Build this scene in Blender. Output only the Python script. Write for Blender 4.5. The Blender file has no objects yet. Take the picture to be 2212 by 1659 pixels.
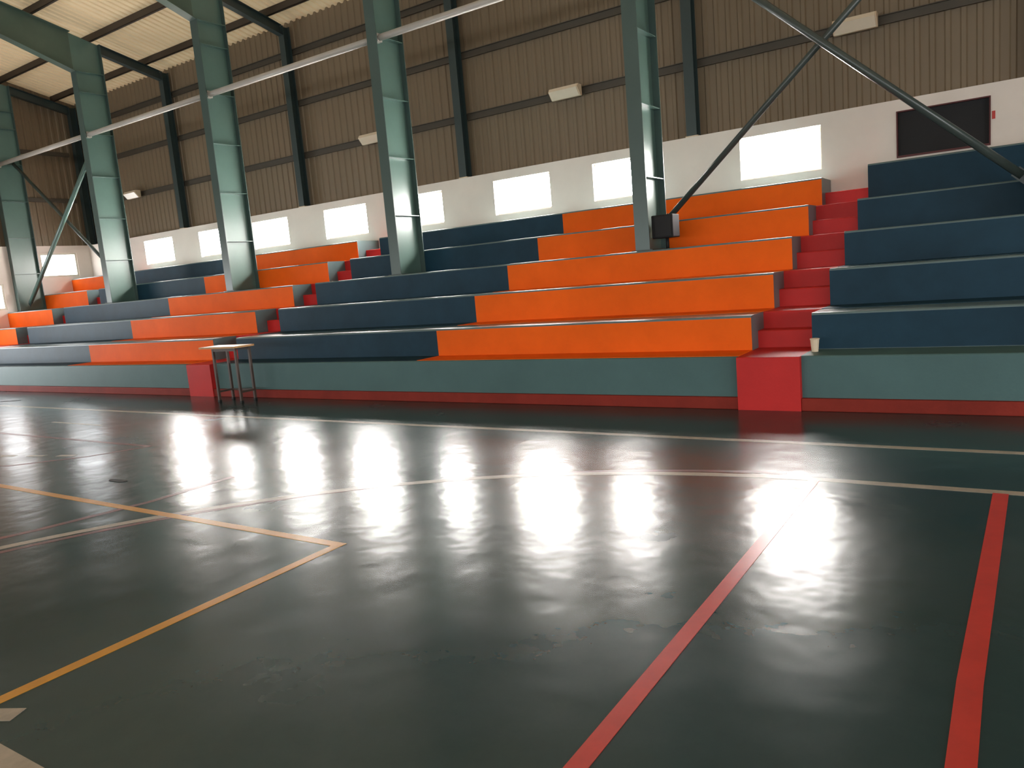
import bpy, bmesh, math
from mathutils import Matrix, Vector

# ------------------------------------------------------------------ camera, world, exposure
scene = bpy.context.scene
col = scene.collection
CAM_R = [[0.833396, -0.00624, 0.55264], [0.546088, 0.163225, -0.821672], [-0.085078, 0.986569, 0.139438]]
cam_data = bpy.data.cameras.new('camera')
cam_data.sensor_width = 36.0
cam_data.lens = 36.0 * 1638.57 / 2212.0
cam_data.clip_end = 200
cam = bpy.data.objects.new('camera', cam_data)
m = Matrix([[CAM_R[i][j] for j in range(3)] for i in range(3)]).to_4x4()
m.translation = (0, 0, 1.6)
cam.matrix_world = m
col.objects.link(cam)
scene.camera = cam

world = bpy.data.worlds.new('overcast_sky')
scene.world = world
world.use_nodes = True
world.node_tree.nodes['Background'].inputs[0].default_value = (0.80, 0.88, 1.0, 1)
world.node_tree.nodes['Background'].inputs[1].default_value = 6.0

vs = scene.view_settings
vs.view_transform = 'Standard'
vs.look = 'None'
vs.gamma = 1.0
vs.use_curve_mapping = False
vs.exposure = 0.17
SUN_SIDE = 54.0              # luminance of the window glass facing the bright sky
SHADE_SIDE = 10.0             # luminance of the glass on the shaded sides
cy = scene.cycles
cy.use_light_tree = False
cy.max_bounces = 5
cy.adaptive_threshold = 0.02
cy.diffuse_bounces = 3
cy.glossy_bounces = 2
cy.transmission_bounces = 2
cy.caustics_reflective = False
cy.caustics_refractive = False

# ------------------------------------------------------------------ dimensions (metres)
XL, XR = -24.5, 10.1         # end walls
YW = 13.15                   # inner face of the masonry back wall
YC = 13.42                   # plane of the corrugated cladding
YO = -14.0                   # wall behind the camera
ZW = 3.72                    # top of the masonry
RIDGE_Y = -0.3
SLOPE = 0.23
def zr(y):                   # top of the rafters
    d = 13.3 - y if y >= RIDGE_Y else 13.3 - (2 * RIDGE_Y - y)
    return 7.9 + SLOPE * d
FX = [-4.67 - 4.94 * k for k in range(-1, 5)]     # frame lines, right to left
ROW_Y = [7.97, 8.5, 9.5, 10.48, 11.5, 12.45, YW - 0.004]
ROW_Z = [0.56, 0.95, 1.38, 1.81, 2.25, 2.68]

# ------------------------------------------------------------------ materials
def new_mat(name):
    mt = bpy.data.materials.new(name)
    mt.use_nodes = True
    return mt, mt.node_tree, mt.node_tree.nodes['Principled BSDF']

def paint(name, rgb, rough=0.45, var=0.12, scale=1.5, metal=0.0, coat=0.0, bump=0.0, bscale=40, wear=None, spec=0.5):
    mt, nt, b = new_mat(name)
    N = nt.nodes
    tc = N.new('ShaderNodeTexCoord')
    no = N.new('ShaderNodeTexNoise')
    no.inputs['Scale'].default_value = scale
    no.inputs['Detail'].default_value = 6
    no.inputs['Roughness'].default_value = 0.65
    nt.links.new(tc.outputs['Object'], no.inputs['Vector'])
    rp = N.new('ShaderNodeValToRGB')
    rp.color_ramp.elements[0].position = 0.3
    rp.color_ramp.elements[1].position = 0.72
    lo = wear if wear else [c * (1 - var) for c in rgb]
    hi = [min(1, c * (1 + var)) for c in rgb]
    rp.color_ramp.elements[0].color = (*lo, 1)
    rp.color_ramp.elements[1].color = (*hi, 1)
    nt.links.new(no.outputs['Fac'], rp.inputs['Fac'])
    nt.links.new(rp.outputs['Color'], b.inputs['Base Color'])
    b.inputs['Roughness'].default_value = rough
    b.inputs['Metallic'].default_value = metal
    b.inputs['Specular IOR Level'].default_value = spec
    b.inputs['Coat Weight'].default_value = coat
    b.inputs['Coat Roughness'].default_value = 0.15
    if bump:
        n2 = N.new('ShaderNodeTexNoise')
        n2.inputs['Scale'].default_value = bscale
        n2.inputs['Detail'].default_value = 4
        nt.links.new(tc.outputs['Object'], n2.inputs['Vector'])
        bp = N.new('ShaderNodeBump')
        bp.inputs['Strength'].default_value = bump
        bp.inputs['Distance'].default_value = 0.01
        nt.links.new(n2.outputs['Fac'], bp.inputs['Height'])
        nt.links.new(bp.outputs['Normal'], b.inputs['Normal'])
    return mt

M = {}
M['orange'] = paint('orange_gloss_paint', (0.85, 0.135, 0.008), 0.6, 0.10, 0.9, bump=0.10, spec=0.12)
M['navy'] = paint('dark_blue_paint', (0.012, 0.042, 0.068), 0.5, 0.25, 0.9, bump=0.10, spec=0.16)
M['teal'] = paint('grey_teal_paint', (0.075, 0.145, 0.145), 0.5, 0.12, 0.8, bump=0.10, spec=0.25)
M['tread'] = paint('grey_teal_seat_paint', (0.11, 0.165, 0.170), 0.30, 0.18, 1.2, bump=0.08)
M['red'] = paint('red_step_paint', (0.56, 0.024, 0.022), 0.5, 0.12, 1.0, bump=0.10, spec=0.25)
M['plinth'] = paint('dull_red_plinth_paint', (0.24, 0.028, 0.018), 0.6, 0.22, 1.3, bump=0.15, spec=0.15)
M['white'] = paint('cream_white_plaster', (0.88, 0.775, 0.695), 0.75, 0.05, 0.7, bump=0.15, bscale=25)
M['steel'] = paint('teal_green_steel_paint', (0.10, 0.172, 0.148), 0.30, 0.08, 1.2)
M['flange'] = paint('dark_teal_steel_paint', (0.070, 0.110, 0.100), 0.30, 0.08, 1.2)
M['rafter'] = paint('shaded_green_steel_paint', (0.070, 0.110, 0.085), 0.36, 0.10, 1.2)  # green steel paint darkened to carry the shade on the rafters
M['dark_steel'] = paint('dark_blue_green_steel_paint', (0.035, 0.055, 0.055), 0.40, 0.12, 1.2)
M['strut'] = paint('pale_grey_pipe_paint', (0.50, 0.46, 0.41), 0.40, 0.08, 2.0)
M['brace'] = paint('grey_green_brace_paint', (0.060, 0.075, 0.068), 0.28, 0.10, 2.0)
M['cladding'] = paint('tan_coated_sheet', (0.215, 0.156, 0.096), 0.50, 0.06, 0.6)
M['roof'] = paint('beige_roof_sheet', (0.72, 0.56, 0.35), 0.50, 0.06, 0.6)
M['purlin'] = paint('brown_primer_purlin', (0.045, 0.030, 0.020), 0.55, 0.10, 1.5)
M['girt'] = paint('brown_grey_girt', (0.075, 0.060, 0.042), 0.55, 0.10, 1.5)
M['frame'] = paint('cream_window_frame', (0.72, 0.66, 0.55), 0.5, 0.05, 3)
M['black'] = paint('matt_black_board', (0.008, 0.007, 0.008), 0.7, 0.15, 3)
M['maroon'] = paint('maroon_frame_paint', (0.09, 0.008, 0.007), 0.5, 0.1, 3)
M['fixture'] = paint('cream_lamp_housing', (0.78, 0.60, 0.42), 0.4, 0.05, 4)
M['diffuser'] = paint('cream_lamp_cover', (0.85, 0.72, 0.55), 0.25, 0.03, 4)
M['line_white'] = paint('worn_white_court_paint', (0.42, 0.36, 0.29), 0.30, 0.10, 7, wear=(0.29, 0.25, 0.20))
M['line_red'] = paint('red_court_paint', (0.56, 0.035, 0.022), 0.30, 0.10, 6)
M['line_faint'] = paint('worn_red_court_paint', (0.20, 0.035, 0.028), 0.30, 0.10, 8, wear=(0.07, 0.035, 0.032))
M['line_yellow'] = paint('yellow_court_paint', (0.62, 0.28, 0.02), 0.30, 0.10, 6)
M['laminate'] = paint('white_laminate', (0.90, 0.87, 0.82), 0.38, 0.04, 5)
M['wood_edge'] = paint('wooden_edge_band', (0.50, 0.27, 0.10), 0.5, 0.12, 12)
M['brown_tube'] = paint('brown_tube_paint', (0.085, 0.055, 0.045), 0.45, 0.12, 6)
M['rubber'] = paint('black_rubber', (0.01, 0.01, 0.01), 0.6, 0.2, 10)
M['paper'] = paint('cream_paper', (0.75, 0.62, 0.45), 0.6, 0.05, 20)
M['shutter'] = paint('galvanised_shutter', (0.35, 0.36, 0.36), 0.45, 0.08, 2, metal=0.3)

def translucent_sheet(mt, rgb, w):
    nt = mt.node_tree
    b = nt.nodes['Principled BSDF']; out = nt.nodes['Material Output']
    tr = nt.nodes.new('ShaderNodeBsdfTranslucent'); tr.inputs['Color'].default_value = (*rgb, 1)
    mx = nt.nodes.new('ShaderNodeMixShader'); mx.inputs[0].default_value = w
    nt.links.new(b.outputs[0], mx.inputs[1]); nt.links.new(tr.outputs[0], mx.inputs[2])
    nt.links.new(mx.outputs[0], out.inputs['Surface'])
translucent_sheet(M['roof'], (0.80, 0.58, 0.32), 0.045)  # translucency added so sky light brightens the ceiling

def glass(name, rgb, s):
    mt, nt, b = new_mat(name)
    b.inputs['Base Color'].default_value = (0.8, 0.8, 0.8, 1)
    b.inputs['Roughness'].default_value = 0.4
    b.inputs['Emission Color'].default_value = (*rgb, 1)
    b.inputs['Emission Strength'].default_value = s
    mt.cycles.emission_sampling = 'FRONT'
    return mt
M['day'] = glass('sunny_daylit_glass', (1.0, 0.97, 0.93), SUN_SIDE)
M['shade'] = glass('shaded_daylit_glass', (0.95, 0.98, 1.0), SHADE_SIDE)

def floor_mat():
    mt, nt, b = new_mat('dark_green_polished_floor')
    N, L = nt.nodes, nt.links
    tc = N.new('ShaderNodeTexCoord')
    n1 = N.new('ShaderNodeTexNoise'); n1.inputs['Scale'].default_value = 0.55; n1.inputs['Detail'].default_value = 8
    n1.inputs['Roughness'].default_value = 0.7
    L.new(tc.outputs['Object'], n1.inputs['Vector'])
    r1 = N.new('ShaderNodeValToRGB')
    r1.color_ramp.elements[0].position = 0.32; r1.color_ramp.elements[0].color = (0.012, 0.038, 0.042, 1)
    r1.color_ramp.elements[1].position = 0.70; r1.color_ramp.elements[1].color = (0.026, 0.058, 0.062, 1)
    L.new(n1.outputs['Fac'], r1.inputs['Fac'])
    L.new(r1.outputs['Color'], b.inputs['Base Color'])
    n2 = N.new('ShaderNodeTexNoise'); n2.inputs['Scale'].default_value = 0.9; n2.inputs['Detail'].default_value = 6
    L.new(tc.outputs['Object'], n2.inputs['Vector'])
    mr = N.new('ShaderNodeMapRange')
    mr.inputs['From Min'].default_value = 0.3; mr.inputs['From Max'].default_value = 0.7
    mr.inputs['To Min'].default_value = 0.19; mr.inputs['To Max'].default_value = 0.28
    L.new(n2.outputs['Fac'], mr.inputs['Value'])
    L.new(mr.outputs['Result'], b.inputs['Roughness'])
    n3 = N.new('ShaderNodeTexNoise'); n3.inputs['Scale'].default_value = 3.4; n3.inputs['Detail'].default_value = 2
    L.new(tc.outputs['Object'], n3.inputs['Vector'])
    bp = N.new('ShaderNodeBump'); bp.inputs['Strength'].default_value = 0.40; bp.inputs['Distance'].default_value = 0.012
    L.new(n3.outputs['Fac'], bp.inputs['Height'])
    L.new(bp.outputs['Normal'], b.inputs['Normal'])
    b.inputs['IOR'].default_value = 1.45
    return mt
M['floor'] = floor_mat()

# ------------------------------------------------------------------ mesh helpers
def obj(name, me, mat, parent=None, loc=None):
    if isinstance(me, bmesh.types.BMesh):
        bm = me
        bmesh.ops.recalc_face_normals(bm, faces=bm.faces)
        me = bpy.data.meshes.new(name)
        bm.to_mesh(me); bm.free()
    o = bpy.data.objects.new(name, me)
    col.objects.link(o)
    if mat is not None and len(me.materials) == 0:
        me.materials.append(M[mat])
    if parent is not None:
        o.parent = parent
    if loc is not None:
        o.location = loc
    return o

def empty(name, loc=(0, 0, 0)):
    o = bpy.data.objects.new(name, None)
    o.empty_display_size = 0.2
    col.objects.link(o)
    o.location = loc
    return o

def tag(o, label, cat, group=None, kind=None):
    o['label'] = label
    o['category'] = cat
    if group: o['group'] = group
    if kind: o['kind'] = kind
    return o

def box(bm, x0, x1, y0, y1, z0, z1, bev=0.0):
    r = bmesh.ops.create_cube(bm, size=1.0)
    vs_ = r['verts']
    for v in vs_:
        v.co = Vector(((x0 + x1) / 2 + v.co.x * (x1 - x0), (y0 + y1) / 2 + v.co.y * (y1 - y0), (z0 + z1) / 2 + v.co.z * (z1 - z0)))
    if bev > 0:
        es = list({e for v in vs_ for e in v.link_edges})
        bmesh.ops.bevel(bm, geom=es, offset=bev, segments=2, affect='EDGES', profile=0.5)
    return bm

def B(*a, **k):
    bm = bmesh.new()
    return box(bm, *a, **k)

def extrude_yz(prof, x0, x1):
    """closed (y,z) outline swept along X"""
    bm = bmesh.new()
    a = [bm.verts.new((x0, y, z)) for y, z in prof]
    b = [bm.verts.new((x1, y, z)) for y, z in prof]
    n = len(prof)
    for i in range(n):
        j = (i + 1) % n
        bm.faces.new((a[i], a[j], b[j], b[i]))
    bm.faces.new(a); bm.faces.new(b)
    return bm

def tube(p, q, r, seg=10):
    p, q = Vector(p), Vector(q)
    d = (q - p)
    bm = bmesh.new()
    bmesh.ops.create_cone(bm, cap_ends=True, segments=seg, radius1=r, radius2=r, depth=d.length)
    rot = d.to_track_quat('Z', 'Y').to_matrix().to_4x4()
    bmesh.ops.transform(bm, matrix=Matrix.Translation((p + q) / 2) @ rot, verts=bm.verts)
    for f_ in bm.faces:
        f_.smooth = len(f_.verts) == 4
    return bm

def bar(p, q, w, h):
    """rectangular bar from p to q, w across (horizontal), h the other way"""
    p, q = Vector(p), Vector(q)
    d = q - p
    bm = B(-w / 2, w / 2, -h / 2, h / 2, -d.length / 2, d.length / 2)
    rot = d.to_track_quat('Z', 'Y').to_matrix().to_4x4()
    bmesh.ops.transform(bm, matrix=Matrix.Translation((p + q) / 2) @ rot, verts=bm.verts)
    return bm

def wall_grid(axis, face, back, u0, u1, z0, z1, holes):
    """wall slab in the plane (u,z) with rectangular holes; axis 'y' -> u is X, axis 'x' -> u is Y"""
    us = sorted({u0, u1, *[h[0] for h in holes], *[h[1] for h in holes]})
    zs = sorted({z0, z1, *[h[2] for h in holes], *[h[3] for h in holes]})
    def solid(i, j):
        if i < 0 or j < 0 or i >= len(us) - 1 or j >= len(zs) - 1: return False
        cu, cz = (us[i] + us[i + 1]) / 2, (zs[j] + zs[j + 1]) / 2
        return not any(h[0] < cu < h[1] and h[2] < cz < h[3] for h in holes)
    bm = bmesh.new()
    cache = {}
    def V(i, j, t):
        k = (i, j, t)
        if k not in cache:
            w = face if t == 0 else back
            cache[k] = bm.verts.new((us[i], w, zs[j]) if axis == 'y' else (w, us[i], zs[j]))
        return cache[k]
    for i in range(len(us) - 1):
        for j in range(len(zs) - 1):
            if not solid(i, j): continue
            for t in (0, 1):
                bm.faces.new((V(i, j, t), V(i + 1, j, t), V(i + 1, j + 1, t), V(i, j + 1, t)))
            for (di, dj, a, b) in ((-1, 0, (i, j), (i, j + 1)), (1, 0, (i + 1, j), (i + 1, j + 1)), (0, -1, (i, j), (i + 1, j)), (0, 1, (i, j + 1), (i + 1, j + 1))):
                if not solid(i + di, j + dj):
                    bm.faces.new((V(*a, 0), V(*b, 0), V(*b, 1), V(*a, 1)))
    return bm

# ------------------------------------------------------------------ floor
fl = obj('floor', B(XL - 0.3, XR + 0.3, YO - 0.3, YC + 0.1, -0.2, 0.0), 'floor')
tag(fl, 'dark green polished sports hall floor with worn glossy coating', 'floor', kind='structure')

# painted court lines (thin coats on the floor)
def poly_line(pts, w, z, mat):
    bm = bmesh.new()
    n = len(pts)
    L_, R_ = [], []
    for i in range(n):
        p = Vector((*pts[i], 0))
        d0 = Vector((*pts[min(i + 1, n - 1)], 0)) - Vector((*pts[max(i - 1, 0)], 0))
        d0.normalize()
        nn = Vector((-d0.y, d0.x, 0)) * (w / 2)
        L_.append([bm.verts.new((p.x + nn.x, p.y + nn.y, zz)) for zz in (0.0, z)])
        R_.append([bm.verts.new((p.x - nn.x, p.y - nn.y, zz)) for zz in (0.0, z)])
    for i in range(n - 1):
        for a, b in (((L_, 1), (R_, 1)), ((R_, 1), (R_, 0)), ((R_, 0), (L_, 0)), ((L_, 0), (L_, 1))):
            bm.faces.new((a[0][i][a[1]], a[0][i + 1][a[1]], b[0][i + 1][b[1]], b[0][i][b[1]]))
    for i in (0, n - 1):
        bm.faces.new((L_[i][0], L_[i][1], R_[i][1], R_[i][0]))
    return obj('court_line', bm, mat, fl)

def arc(cx, cy, r, a0, a1, n=48):
    return [(cx + r * math.cos(math.radians(a0 + (a1 - a0) * i / n)), cy + r * math.sin(math.radians(a0 + (a1 - a0) * i / n))) for i in range(n + 1)]

def cline(pts, w, z, mat, label):
    poly_line(pts, w, z, mat)['label'] = label
cline([(XL + 0.6, 6.50), (9.5, 6.57)], 0.085, 0.0012, 'line_white', 'white sideline running along the stand')
cline(arc(-1.0, -0.05, 5.54, 205, 90) + [(0.5, 5.49), (6.5, 5.49)], 0.085, 0.0014, 'line_white', 'white curved court line')
cline(arc(-0.82, 0.10, 5.52, 215, 96), 0.06, 0.0010, 'line_faint', 'worn red arc beside the white curve')
cline([(-1.18, 5.45), (-1.20, -4.0)], 0.075, 0.0020, 'line_red', 'bright red court line')
cline([(-0.07, 5.46), (-0.13, 3.0), (-0.14, -4.0)], 0.085, 0.0020, 'line_red', 'broad red court line at the right')
cline([(-13.6, 3.22), (-3.57, 3.22)], 0.07, 0.0016, 'line_yellow', 'yellow court line, long side')
cline([(-3.605, 3.19), (-3.625, -4.0)], 0.07, 0.0017, 'line_yellow', 'yellow court line, short side')
cline([(-13.0, 4.85), (-8.45, 4.87)], 0.06, 0.0013, 'line_faint', 'faint red court line')
cline([(-8.45, 4.87), (-8.75, 4.3), (-9.3, 3.75), (-10.2, 3.3)], 0.06, 0.0012, 'line_faint', 'faint red curved line')
cline([(-6.0, 4.2), (-6.03, 3.4), (-6.22, 2.6), (-6.6, 1.6)], 0.07, 0.0011, 'line_faint', 'faint red line near the yellow line')
cline([(-12.3, 5.62), (-10.9, 5.62)], 0.05, 0.0012, 'line_white', 'short worn white dash')
for k in range(3):
    cline([(-9.25 - 0.45 * k, 4.22 - 0.12 * k), (-9.0 - 0.45 * k, 4.29 - 0.12 * k)], 0.07, 0.0012, 'line_white', 'short white dash mark')
cline([(-3.30, 1.05), (0.9, 1.10)], 0.085, 0.0018, 'line_white', 'white line at the near corner')
cline([(-3.40, 1.23), (-3.52, 1.17)], 0.09, 0.0018, 'line_white', 'short white mark beside the yellow line')
for (x, y, l, rz) in ((-7.13, 3.74, 0.26, 0.05), (-16.75, 6.93, 0.5, 0.35)):
    bm = bmesh.new()
    n = 14
    vsx = []
    for i in range(n):
        a = 2 * math.pi * i / n
        vsx.append(bm.verts.new((l / 2 * math.cos(a) * (1 + 0.12 * math.sin(3 * a)), 0.045 * math.sin(a) * (1 + 0.25 * math.cos(2 * a)), 0.0012)))
    bm.faces.new(vsx)
    r = bmesh.ops.extrude_face_region(bm, geom=list(bm.faces))
    for e in r['geom']:
        if isinstance(e, bmesh.types.BMVert): e.co.z = 0.003
    s = obj('scuff_mark', bm, 'rubber', fl, (x, y, 0))
    s.rotation_euler.z = rz

# ------------------------------------------------------------------ back wall, windows
WINS = [(-3.86, -2.58), (-6.62, -5.30), (-8.88, -7.56), (-11.55, -10.23), (-13.84, -12.46), (-16.50, -15.15), (-18.80, -17.46), (-21.45, -20.05)]
WZ0, WZ1 = 2.87, 3.55
DARK = (-1.51, -0.31)
holes = [(a, b, WZ0, WZ1) for a, b in WINS] + [(DARK[0], DARK[1], WZ0, WZ1)]
wb = obj('wall_back', wall_grid('y', YW, YW + 0.32, XL, XR, 0.0, ZW, holes), 'white')
tag(wb, 'cream white masonry wall with a row of windows behind the bleachers', 'wall', kind='structure')

WNAMES = ['brightest largest louvred window nearest the right stair aisle', 'louvred window half hidden by the nearest steel column',
          'louvred window between the two nearest steel columns', 'louvred window just right of the fourth column from the left',
          'louvred window between the third and fourth columns from the left', 'louvred window just right of the third column from the left',
          'louvred window just left of the third column from the left', 'farthest small louvred window near the left end wall']
def louvre_window(n, axis, face, u0, u1, z0, z1, label, blades=6):
    w, d = u1 - u0, 1 if True else 1
    if axis == 'y':
        e = empty('window_%d' % n, ((u0 + u1) / 2, face, z0))
    else:
        e = empty('window_%d' % n, (face, (u0 + u1) / 2, z0))
        e.rotation_euler.z = math.pi / 2
    tag(e, label, 'window', 'louvred daylight windows', 'structure')
    h = z1 - z0
    t = 0.035
    bm = bmesh.new()
    for a in ((-w / 2, -w / 2 + t, 0.10, 0.17, 0, h), (w / 2 - t, w / 2, 0.10, 0.17, 0, h), (-w / 2 + t, w / 2 - t, 0.10, 0.17, 0, t), (-w / 2 + t, w / 2 - t, 0.10, 0.17, h - t, h)):
        box(bm, *a)
    obj('frame', bm, 'frame', e)
    key = ('blade', round(w, 3), round(h, 3))
    pitch = (h - 2 * t) / blades
    for i in range(blades):
        if i == 0:
            bm = B(-w / 2 + t, w / 2 - t, -0.004, 0.004, -pitch * 0.53, pitch * 0.53)
            bmesh.ops.rotate(bm, cent=(0, 0, 0), matrix=Matrix.Rotation(math.radians(14), 3, 'X'), verts=bm.verts)
            o = obj('louvre', bm, 'day', e, (0, 0.135, t + pitch * 0.5))
            me = o.data
        else:
            obj('louvre', me, None, e, (0, 0.135, t + pitch * (i + 0.5)))
    return e
for i, (a, b) in enumerate(WINS):
    louvre_window(i + 1, 'y', YW, a, b, WZ0, WZ1, WNAMES[i])

# blocked dark window at the right
dw = empty('window_9', ((DARK[0] + DARK[1]) / 2, YW, WZ0))
tag(dw, 'dark blocked window with maroon frame at the upper right', 'window', kind='structure')
hw = (DARK[1] - DARK[0]) / 2; hh = WZ1 - WZ0
obj('board', B(-hw, hw, 0.05, 0.12, 0, hh), 'black', dw)
bm = bmesh.new()
for a in ((-hw, -hw + 0.018, -0.015, 0.05, 0, hh), (hw - 0.018, hw, -0.015, 0.05, 0, hh), (-hw + 0.018, hw - 0.018, -0.015, 0.05, hh - 0.018, hh), (-hw + 0.018, hw - 0.018, -0.015, 0.05, 0, 0.03)):
    box(bm, *a)
obj('frame', bm, 'maroon', dw)
st = obj('red_sticker', B(-0.02, 0.02, -0.006, 0.0, -0.055, 0.055), 'line_red', None, (DARK[1] + 0.035, YW, 3.28))
tag(st, 'small bright red sticker on the white wall beside the dark window', 'sticker')

# ------------------------------------------------------------------ corrugated cladding
def sheet_mesh(name, width, length, ribs, depth, mat, back=0.006, single=False):
    """trapezoid ribbed sheet in local XZ, ribs towards -Y"""
    p = width / ribs
    pts = []
    for i in range(ribs):
        x = -width / 2 + i * p
        pts += [(x, 0), (x + p * 0.52, 0), (x + p * 0.62, -depth), (x + p * 0.90, -depth)]
    pts.append((width / 2, 0))
    bm = bmesh.new()
    rows = []
    for dy in (0.0, back):
        for z in (0.0, length):
            rows.append([bm.verts.new((x, y + dy, z)) for x, y in pts])
    f0, f1, b0, b1 = rows
    n = len(pts)
    for i in range(n - 1):
        bm.faces.new((f0[i], f0[i + 1], f1[i + 1], f1[i]))
        if single: continue
        bm.faces.new((b0[i + 1], b0[i], b1[i], b1[i + 1]))
        bm.faces.new((f0[i + 1], f0[i], b0[i], b0[i + 1]))
        bm.faces.new((f1[i], f1[i + 1], b1[i + 1], b1[i]))
    for i in (() if single else (0, n - 1)):
        bm.faces.new((f0[i], f1[i], b1[i], b0[i]))
    if single:
        bmesh.ops.delete(bm, geom=b0 + b1, context='VERTS')
    bmesh.ops.recalc_face_normals(bm, faces=bm.faces)
    me = bpy.data.meshes.new(name)
    bm.to_mesh(me); bm.free()
    me.materials.append(M[mat])
    return me

SW = 1.0
cl = empty('wall_back_cladding', (0, YC, ZW))
tag(cl, 'tan corrugated metal cladding above the white back wall', 'wall', kind='structure')
sm = sheet_mesh('cladding_sheet', SW, 1.0, 5, 0.022, 'cladding')
X0S = XL - 0.7
nx = int(math.ceil((XR + 0.6 - X0S) / SW))
for i in range(nx):
    o = obj('cladding_sheet', sm, None, cl, (X0S + SW * (i + 0.5), 0, -0.06))
    o.scale = (1, 1, zr(YC) + 0.35 - ZW)

# roof
RZ = 0.20                                  # sheet above the rafter tops
ce = empty('ceiling', (0, RIDGE_Y, zr(RIDGE_Y) + RZ))
tag(ce, 'beige corrugated roof sheeting with added translucency carried on brown purlins', 'ceiling', kind='structure')
ang = math.atan(SLOPE)
half = 13.75 - RIDGE_Y
rm = sheet_mesh('roof_sheet', SW, half / math.cos(ang), 5, 0.03, 'roof', single=True)
for i in range(nx):
    for s in (1, -1):
        o = obj('roof_sheet', rm, None, ce, (X0S + SW * (i + 0.5), 0, 0))
        # local Z runs down the slope, ribs (-Y local) face down
        if s == 1:
            zax = Vector((0, math.cos(ang), -math.sin(ang)))
        else:
            zax = Vector((0, -math.cos(ang), -math.sin(ang)))
        yax = Vector((0, math.sin(ang) * s, math.cos(ang)))
        xax = yax.cross(zax)
        mm = Matrix((xax, yax, zax)).transposed().to_4x4()
        o.rotation_euler = mm.to_euler()

# end wall at the left: masonry with a bright doorway and windows, two added for bright patches, cladding above
END_H = [(2.9, 7.75, 0.0, 2.75), (11.62, 12.72, 2.78, 3.50), (9.75, 10.50, 1.90, 2.65)]
wl = obj('wall_left', wall_grid('x', XL, XL - 0.3, YO, YC, 0.0, ZW, END_H + [(-10, -6, 1.0, 3.0)]), 'white')
tag(wl, 'cream end wall beyond the far end of the bleachers', 'wall', kind='structure')
def end_wall_cladding(name, x, s, label):
    e = empty(name, (x, 0, ZW))
    tag(e, label, 'wall', kind='structure')
    n = int((YC - YO) / SW) + 2
    for i in range(n):
        y = YC + 0.3 - SW * (i + 0.5)
        o = obj('cladding_sheet', sm, None, e, (0, y, -0.06))
        o.rotation_euler.z = s * math.pi / 2
        o.scale = (1, 1, max(zr(y - SW / 2), zr(y + SW / 2)) + RZ + 0.3 - ZW)
    return e
end_wall_cladding('wall_left_cladding', XL - 0.15, 1, 'dark corrugated metal gable above the left end wall')

def pane_window(n, axis, face, u0, u1, z0, z1, label, nu, nz, name='window', cat='window', off=0.12, mat='shade'):
    sgn = 1
    e = empty('%s_%d' % (name, n), (0, 0, 0))
    tag(e, label, cat, kind='structure')
    t = 0.05
    def bb(bm, a0, a1, b0, b1, d0, d1):
        if axis == 'y': box(bm, a0, a1, face + d0, face + d1, b0, b1)
        else: box(bm, face + d0, face + d1, a0, a1, b0, b1)
        return bm
    o_ = off
    bm = bmesh.new()
    lo, hi = sorted((o_ - 0.03 * (1 if o_ > 0 else -1), o_ + 0.03 * (1 if o_ > 0 else -1)))
    bb(bm, u0, u0 + t, z0, z1, lo, hi); bb(bm, u1 - t, u1, z0, z1, lo, hi)
    bb(bm, u0 + t, u1 - t, z0, z0 + t, lo, hi); bb(bm, u0 + t, u1 - t, z1 - t, z1, lo, hi)
    obj('frame', bm, 'frame', e)
    du, dz = (u1 - u0 - 2 * t) / nu, (z1 - z0 - 2 * t) / nz
    for i in range(nu):
        for j in range(nz):
            bm = bmesh.new()
            bb(bm, u0 + t + du * i + 0.012, u0 + t + du * (i + 1) - 0.012, z0 + t + dz * j + 0.012, z0 + t + dz * (j + 1) - 0.012, o_ - 0.004, o_ + 0.004)
            obj('pane', bm, mat, e)
    return e
pane_window(1, 'x', XL, END_H[0][0], END_H[0][1], 0.0, END_H[0][3], 'bright daylit glazed doorway in the left end wall', 4, 1, 'door', 'door', -0.12, 'shade')
pane_window(10, 'x', XL, END_H[1][0], END_H[1][1], END_H[1][2], END_H[1][3], 'added glowing window for the bright patch on the end wall beside the back corner', 2, 1, off=-0.05)  # glowing pane added in place of a bright patch on the wall
pane_window(11, 'x', XL, END_H[2][0], END_H[2][1], END_H[2][2], END_H[2][3], 'added glowing window for the soft glow on the end wall at the left picture edge', 2, 1, off=-0.05)  # second glowing pane added, stands in for a soft glow
pane_window(12, 'x', XL, -10, -6, 1.0, 3.0, 'wide window in the end wall away from the bleachers', 4, 1, off=-0.12)

# right end wall and the long wall behind the camera
RH = [(-6.0, -2.0, 0.0, 2.9), (1.0, 6.0, 0.6, 3.2), (-12.0, -8.0, 1.0, 3.0)]
wr = obj('wall_right', wall_grid('x', XR, XR + 0.3, YO, YC, 0.0, ZW, RH), 'white')
tag(wr, 'cream end wall at the right of the hall', 'wall', kind='structure')
end_wall_cladding('wall_right_cladding', XR + 0.15, -1, 'corrugated metal gable above the right end wall')
pane_window(2, 'x', XR, *RH[0], 'glazed double door in the right end wall', 4, 1, 'door', 'door', 0.12)
pane_window(13, 'x', XR, *RH[1], 'wide window in the right end wall beside the court', 5, 1, off=0.12)
pane_window(14, 'x', XR, *RH[2], 'wide window in the right end wall far from the bleachers', 4, 1, off=0.12)

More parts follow.
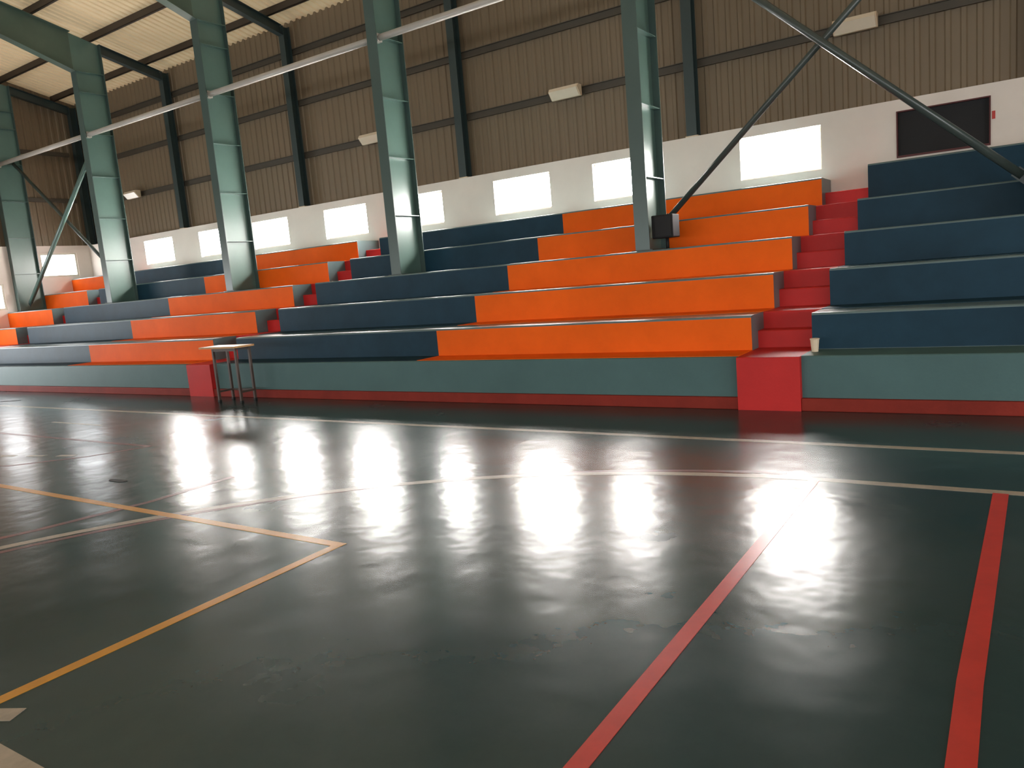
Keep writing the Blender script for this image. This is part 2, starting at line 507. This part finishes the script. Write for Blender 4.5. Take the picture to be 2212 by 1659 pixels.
OH = []
for k in range(7):
    x0 = XL + 0.9 + 4.94 * k
    OH.append((x0, x0 + 3.4, 0.9, 3.1))
wo = obj('wall_front', wall_grid('y', YO, YO - 0.3, XL, XR, 0.0, ZW, OH), 'white')
tag(wo, 'cream long wall behind the camera', 'wall', kind='structure')
for k, h in enumerate(OH):
    pane_window(15 + k, 'y', YO, *h, 'wide window in the long wall opposite the bleachers, number %s from the left end' % ['one', 'two', 'three', 'four', 'five', 'six', 'seven'][k], 4, 1, off=-0.12)
cf = empty('wall_front_cladding', (0, YO - 0.15, ZW))
tag(cf, 'tan corrugated metal cladding above the wall behind the camera', 'wall', kind='structure')
for i in range(nx):
    o = obj('cladding_sheet', sm, None, cf, (X0S + SW * (i + 0.5), 0, -0.06))
    o.rotation_euler.z = math.pi
    o.scale = (1, 1, zr(YO) + 0.35 - ZW)

# ------------------------------------------------------------------ bleachers
def row_block(x0, x1, y0, y1, z0, z1, r=0.022):
    prof = [(y1, z0), (y1, z1)]
    for i in range(5):
        a = math.pi / 2 + (math.pi / 2) * i / 4
        prof.append((y0 + r + r * math.cos(a), z1 - r + r * math.sin(a)))
    prof.append((y0, z0))
    bm = extrude_yz(prof, x0, x1)
    return bm

def section(x0, x1, blocks, label, top=None, deck_paint=True, notch=()):
    e = empty('bleacher_section', ((x0 + x1) / 2, 0, 0))
    cx = (x0 + x1) / 2
    tag(e, label, 'bleachers', 'painted concrete bleacher sections')
    Z = list(ROW_Z)
    if top: Z[5] = top
    for k in range(6):
        nm = 'base_step' if k == 0 else 'bench_row'
        o = obj(nm, row_block(x0 - cx, x1 - cx, ROW_Y[k], ROW_Y[k + 1], 0.0, Z[k]), 'tread' if k else 'teal', e)
        if k == 0:
            obj('plinth', B(x0 - cx, x1 - cx, ROW_Y[0] - 0.06, ROW_Y[0], 0.0, 0.13, bev=0.008), 'plinth', e)
        else:
            for (a, b, mat) in blocks:
                obj('riser_panel', B(a - cx, b - cx, ROW_Y[k] - 0.005, ROW_Y[k], Z[k - 1] + 0.005, Z[k] - 0.024), mat, o)
                y0 = ROW_Y[k - 1] + (0.035 if k == 1 else 0.5)
                if k == 1 and not deck_paint: continue
                obj('footwell_paint', B(a - cx, b - cx, y0, ROW_Y[k] - 0.005, Z[k - 1], Z[k - 1] + 0.005), mat, o)
    return e
A1, A1R = -2.45, -1.81
A2, A2R = -12.17, -11.50
A3, A3R = -21.92, -21.28
section(A1R, XR - 0.004, [(A1R, 2.85, 'navy'), (2.85, 7.3, 'orange'), (7.3, XR - 0.004, 'navy')], 'dark blue bleacher section at the right of the picture', top=2.78, deck_paint=False)
section(A2R, A1, [(A2R, -6.94, 'navy'), (-6.94, A1, 'orange')], 'middle bleacher section, dark blue half and broad bright orange half')
section(A3R, A2, [(A3R, -16.47, 'navy'), (-16.47, A2, 'orange')], 'distant bleacher section left of the table, orange and dark blue')
section(XL + 0.004, A3, [(XL + 0.004, A3, 'orange')], 'short orange bleacher section against the left end wall')

def stairs(x0, x1, label):
    cx = (x0 + x1) / 2
    e = empty('aisle_stairs', (cx, 0, 0))
    tag(e, label, 'stairs', 'red aisle stairs between bleacher sections')
    w = (x1 - x0) / 2
    Z = ROW_Z
    st_ = [(ROW_Y[0] - 0.075, Z[0])]
    for k in range(1, 6):
        mid = (Z[k - 1] + Z[k]) / 2
        st_.append((ROW_Y[k] + 0.25, mid))
        if k < 5:
            st_.append((ROW_Y[k] + 0.50, Z[k]))
    for i, (y, z) in enumerate(st_):
        y1 = st_[i + 1][0] if i + 1 < len(st_) else YW - 0.004
        obj('step', row_block(-w, w, y, y1, 0.0, z, 0.018), 'red', e)
    return e
stairs(A1, A1R, 'red stair aisle rising through the bleachers at the right')
stairs(A2, A2R, 'red stair aisle rising behind the small table')
stairs(A3, A3R, 'red stair aisle near the left end wall')

# ------------------------------------------------------------------ steel frame
CY0, CY1 = 10.76, 11.49
ORD = ['first steel column right of the picture edge carrying the right brace', 'nearest teal steel column standing on the orange rows with glossy highlight',
       'fourth teal steel column from the left, standing on dark blue rows', 'third teal steel column from the left, standing on the orange rows',
       'second teal steel column from the left, standing on far dark rows', 'leftmost teal steel column against the end wall']
FT = 0.014
def column(i, x):
    e = empty('steel_column', (x, (CY0 + CY1) / 2, ROW_Z[3]))
    tag(e, ORD[i], 'column', 'main steel columns on the bleachers')
    h0 = 0.0
    ztop = lambda y: zr(y) - ROW_Z[3]
    hd = (CY1 - CY0) / 2
    fw = 0.115
    # front and back flanges, web
    top_f = 7.55 - ROW_Z[3]
    bm = extrude_yz([(-hd + FT, 0.02), (hd - FT, 0.02), (hd - FT, ztop(CY1) - 0.02), (-hd + FT, ztop(CY0) - 0.02)], -0.005, 0.005)
    obj('web', bm, 'steel', e)
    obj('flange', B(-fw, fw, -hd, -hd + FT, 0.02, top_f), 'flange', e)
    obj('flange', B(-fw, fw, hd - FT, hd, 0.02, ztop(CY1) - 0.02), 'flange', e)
    for z in (2.90, 3.95, 5.0, 6.05, 7.06, 7.55):
        bm = bmesh.new()
        for s in (-1, 1):
            box(bm, *sorted((0.005 * s, (fw - 0.01) * s)), -hd + FT, hd - FT, z - ROW_Z[3] - 0.006, z - ROW_Z[3] + 0.006)
        obj('stiffener', bm, 'steel', e)
    obj('base_plate', B(-0.17, 0.17, -hd - 0.03, hd, 0.0, 0.02), 'dark_steel', e)
    return e
for i, x in enumerate(FX):
    column(i, x)

# rafters: deep haunch at the column, tapering towards the ridge, and light beams out to the wall posts
RORD = ['roof rafter out of view to the right', 'roof rafter above the nearest steel column', 'roof rafter above the fourth column from the left',
        'deep green roof rafter above the third column from the left', 'deep shade-darkened green haunched rafter crossing the upper left corner', 'roof rafter along the left end wall']
BORD = ['dark beam beyond the right picture edge', 'dark beam from nearest column to the wall post', 'dark beam linking the fourth column from the left to its post',
        'dark sloping beam between the third column top and its wall post', 'dark sloping beam at upper left joining rafter to wall post', 'dark beam along the left gable']
PORD = ['wall post beyond the right picture edge', 'dark steel wall post nearest, right of the big column', 'dark steel wall post above the middle windows',
        'dark steel wall post between the third and fourth columns', 'dark steel wall post above the two farthest small windows', 'dark steel corner post at the left end wall']
for i, x in enumerate(FX):
    e = empty('roof_rafter', (x, 0, 0))
    tag(e, RORD[i], 'rafter', 'roof rafters')
    bot = [(CY0 + FT, 7.545), (9.2, 8.08), (6.0, 8.95), (RIDGE_Y, zr(RIDGE_Y) - 0.5), (2 * RIDGE_Y - 6.0, 8.95), (YO - 0.05, 7.5)]
    topp = [(CY0 + FT, zr(CY0 + FT) - 0.02), (RIDGE_Y, zr(RIDGE_Y) - 0.02), (YO - 0.05, zr(YO) - 0.02)]
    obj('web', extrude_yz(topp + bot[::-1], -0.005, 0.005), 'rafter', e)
    def strip(pts, up):
        bm = bmesh.new()
        for (a, b) in zip(pts[:-1], pts[1:]):
            t = extrude_yz([(a[0], a[1]), (b[0], b[1]), (b[0], b[1] + up), (a[0], a[1] + up)], -0.115, 0.115)
            me = bpy.data.meshes.new('tmp'); t.to_mesh(me); t.free(); bm.from_mesh(me); bpy.data.meshes.remove(me)
        return bm
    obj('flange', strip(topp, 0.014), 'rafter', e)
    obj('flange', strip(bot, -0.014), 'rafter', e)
    e = empty('lean_beam', (x, 0, 0))
    tag(e, BORD[i], 'beam', 'beams out to the wall posts')
    ya, yb = CY1, YC - 0.30
    dz = 0.24
    obj('web', extrude_yz([(ya, zr(ya) - 0.02), (yb, zr(yb) - 0.02), (yb, zr(yb) - dz), (ya, zr(ya) - dz)], -0.004, 0.004), 'dark_steel', e)
    for (o0, o1) in ((-0.02, -0.008), (-dz, -dz + 0.012)):
        obj('flange', extrude_yz([(ya, zr(ya) + o0), (yb, zr(yb) + o0), (yb, zr(yb) + o1), (ya, zr(ya) + o1)], -0.075, 0.075), 'dark_steel', e)
    e = empty('wall_post', (x, YC - 0.19, ZW))
    tag(e, PORD[i], 'post', 'posts on the corrugated back wall')
    hz = zr(YC - 0.2) - ZW
    obj('web', B(-0.004, 0.004, -0.09, 0.09, 0.015, hz), 'dark_steel', e)
    obj('flange', B(-0.09, 0.09, -0.10, -0.09, 0.015, hz), 'dark_steel', e)
    obj('flange', B(-0.09, 0.09, 0.09, 0.10, 0.015, hz), 'dark_steel', e)
    obj('base_plate', B(-0.11, 0.11, -0.105, 0.11, 0.0, 0.015), 'fixture', e)  # cream colour stands for sunlight falling on the plate

# girts along the cladding
for z, lab in ((4.95, 'lower brown steel girt along the corrugated back wall'), (6.17, 'middle brown steel girt along the corrugated back wall'), (7.35, 'upper brown steel girt under the back eave')):
    bm = bmesh.new()
    box(bm, XL, XR, YC - 0.085, YC - 0.035, z - 0.07, z - 0.058)
    box(bm, XL, XR, YC - 0.047, YC - 0.035, z - 0.058, z + 0.058)
    box(bm, XL, XR, YC - 0.085, YC - 0.035, z + 0.058, z + 0.07)
    tag(obj('wall_girt', bm, 'girt'), lab, 'girt', 'girts of the back wall')
for z, lab in ((5.1, 'lower girt across the left gable cladding'), (6.5, 'upper girt across the left gable cladding')):
    tag(obj('gable_girt', B(XL - 0.115, XL - 0.04, YO, YC - 0.4, z - 0.06, z + 0.06, bev=0.008), 'girt'), lab, 'girt', 'girts of the left gable')

# purlins
NUM = ['first', 'second', 'third', 'fourth', 'fifth', 'sixth', 'seventh', 'eighth', 'ninth', 'tenth', 'eleventh']
k = 0
y = 12.72
while y > RIDGE_Y + 0.3:
    z = zr(y)
    bm = bmesh.new()
    for a in ((y - 0.03, y - 0.022, z + 0.0, z + 0.16), (y - 0.03, y + 0.04, z + 0.152, z + 0.16), (y - 0.03, y + 0.04, z, z + 0.008)):
        box(bm, XL, XR, *a)
    tag(obj('roof_purlin', bm, 'purlin'), '%s brown roof purlin up from the back wall eave' % NUM[k], 'purlin', 'purlins under the roof sheets')
    y -= 1.40; k += 1
y = 2 * RIDGE_Y - 12.72
k = 0
while y < RIDGE_Y - 0.3:
    z = zr(y)
    bm = bmesh.new()
    for a in ((y - 0.03, y - 0.022, z + 0.0, z + 0.16), (y - 0.03, y + 0.04, z + 0.152, z + 0.16)):
        box(bm, XL, XR, *a)
    tag(obj('roof_purlin', bm, 'purlin'), '%s roof purlin up from the eave behind the camera' % NUM[k], 'purlin', 'purlins under the roof sheets')
    y += 1.40; k += 1

# struts between columns
for i in range(len(FX) - 1):
    xa, xb = FX[i + 1] + 0.006, FX[i] - 0.006
    e = empty('strut_pipe', ((xa + xb) / 2, CY0 + 0.10, 6.02))
    tag(e, 'pale grey horizontal pipe strut, ' + ['right of the nearest column', 'between the fourth and fifth columns from the left', 'between the third and fourth columns from the left', 'between the second and third columns from the left', 'between the two leftmost columns'][i], 'strut', 'pipe struts between columns')
    L2 = (xb - xa) / 2
    obj('pipe', tube((-L2 + 0.05, 0, 0), (L2 - 0.05, 0, 0), 0.06), 'strut', e)
    for s in (-1, 1):
        obj('end_plate', B(*sorted((s * L2, s * (L2 - 0.1))), -0.06, 0.06, -0.07, 0.07), 'strut', e)

# diagonal braces
BY = (CY0 + CY1) / 2
def brace(p, q, r, mat, label):
    e = empty('diagonal_brace', (p[0], p[1], p[2]))
    tag(e, label, 'brace', 'diagonal column braces')
    d = Vector(q) - Vector(p)
    n = d.normalized()
    obj('pipe', tube(n * 0.12, d - n * 0.12, r), mat, e)
    for a in (Vector((0, 0, 0)), d - n * 0.22):
        obj('gusset_plate', bar(a, a + n * 0.22, 0.012, 0.13), 'dark_steel', e)
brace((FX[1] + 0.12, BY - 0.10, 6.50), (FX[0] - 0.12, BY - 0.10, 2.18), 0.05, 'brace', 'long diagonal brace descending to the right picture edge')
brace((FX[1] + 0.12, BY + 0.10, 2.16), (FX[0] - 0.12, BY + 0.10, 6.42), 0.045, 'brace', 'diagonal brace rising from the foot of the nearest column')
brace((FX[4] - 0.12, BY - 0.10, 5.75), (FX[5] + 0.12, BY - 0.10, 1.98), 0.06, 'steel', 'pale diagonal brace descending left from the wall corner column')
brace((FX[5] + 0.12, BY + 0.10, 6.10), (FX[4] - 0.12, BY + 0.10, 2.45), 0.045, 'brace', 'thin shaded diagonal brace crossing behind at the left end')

jb = empty('junction_box', (FX[1] + 0.30, BY - 0.12, 1.98))
tag(jb, 'black electrical box beside the foot of the nearest column', 'electrical box')
obj('body', B(-0.185, 0.15, -0.14, 0.14, 0.0, 0.34, bev=0.015), 'black', jb)
obj('cover', B(-0.13, 0.13, -0.155, -0.14, 0.02, 0.32, bev=0.005), 'black', jb)
obj('conduit', tube((0, 0, -0.17), (0, 0, 0.0), 0.025), 'black', jb)

# ------------------------------------------------------------------ wall lights
for x, lab in ((-2.06, 'cream wall light at the upper right above the brightest window'), (-7.10, 'cream wall light right of the middle wall post'),
               (-12.10, 'small cream wall light just left of the fourth column'), (-21.75, 'tiny cream wall light above the farthest window')):
    e = empty('wall_light', (x, YC - 0.09, 4.93))
    tag(e, lab, 'lamp', 'unlit wall lights on the lower girt')
    obj('bracket', B(-0.05, 0.05, -0.06, 0.0, -0.03, 0.05), 'fixture', e)
    bm = extrude_yz([(-0.06, -0.09), (-0.06, 0.11), (-0.20, 0.11), (-0.24, 0.05), (-0.12, -0.09)], -0.31, 0.31)
    obj('housing', bm, 'fixture', e)
    obj('cover', extrude_yz([(-0.205, 0.100), (-0.243, 0.048), (-0.125, -0.085), (-0.135, -0.092), (-0.256, 0.046), (-0.212, 0.108)], -0.29, 0.29), 'diffuser', e)

# ------------------------------------------------------------------ table
t = empty('table', (-10.60, 7.62, 0))
tag(t, 'small white topped table with brown metal legs in front of the bleachers', 'table')
obj('tabletop', B(-0.44, 0.46, -0.18, 0.18, 0.87, 0.895, bev=0.004), 'laminate', t)
bm = bmesh.new()
for a in ((-0.448, 0.468, -0.188, -0.18), (-0.448, 0.468, 0.18, 0.188), (-0.448, -0.44, -0.18, 0.18), (0.46, 0.468, -0.18, 0.18)):
    box(bm, *a, 0.868, 0.896)
obj('edge_band', bm, 'wood_edge', t)
for sx in (-0.16, 0.40):
    for sy in (-0.13, 0.13):
        o = obj('leg', B(-0.018, 0.018, -0.018, 0.018, 0.012, 0.87), 'brown_tube', t, (sx, sy, 0))
        obj('foot_cap', B(-0.022, 0.022, -0.022, 0.022, 0.0, 0.03), 'rubber', o)
for sx in (-0.16, 0.40):
    obj('side_rail', B(sx - 0.014, sx + 0.014, -0.112, 0.112, 0.15, 0.18), 'brown_tube', t)
obj('stretcher', B(-0.142, 0.382, 0.116, 0.144, 0.15, 0.18), 'brown_tube', t)
for sy in (-0.13, 0.13):
    obj('apron', B(-0.142, 0.382, sy - 0.014, sy + 0.014, 0.82, 0.87), 'brown_tube', t)

# paper cup on the deck beside the right aisle
e = empty('paper_cup', (-1.74, 8.28, ROW_Z[0] + 0.002))
tag(e, 'small cream paper cup standing beside the right stair aisle', 'cup')
bm = bmesh.new()
seg = 16
prof = [(0.0, 0.004), (0.030, 0.004), (0.030, 0.0), (0.033, 0.0), (0.045, 0.13), (0.048, 0.133), (0.045, 0.136), (0.042, 0.132), (0.030, 0.008), (0.0, 0.008)]
rings = []
for r, z in prof:
    if r == 0: rings.append([bm.verts.new((0, 0, z))])
    else: rings.append([bm.verts.new((r * math.cos(2 * math.pi * i / seg), r * math.sin(2 * math.pi * i / seg), z)) for i in range(seg)])
for a, b in zip(rings[:-1], rings[1:]):
    for i in range(seg):
        j = (i + 1) % seg
        if len(a) == 1: bm.faces.new((a[0], b[j], b[i]))
        elif len(b) == 1: bm.faces.new((a[i], a[j], b[0]))
        else: bm.faces.new((a[i], a[j], b[j], b[i]))
obj('cup_body', bm, 'paper', e)
bm = bmesh.new()
ring = []
for r, z in ((0.0475, 0.128), (0.050, 0.131), (0.0475, 0.137), (0.0455, 0.133)):
    ring.append([bm.verts.new((r * math.cos(2 * math.pi * i / seg), r * math.sin(2 * math.pi * i / seg), z)) for i in range(seg)])
for q in range(4):
    for i in range(seg):
        j = (i + 1) % seg
        bm.faces.new((ring[q][i], ring[q][j], ring[(q + 1) % 4][j], ring[(q + 1) % 4][i]))
obj('rim', bm, 'paper', e)
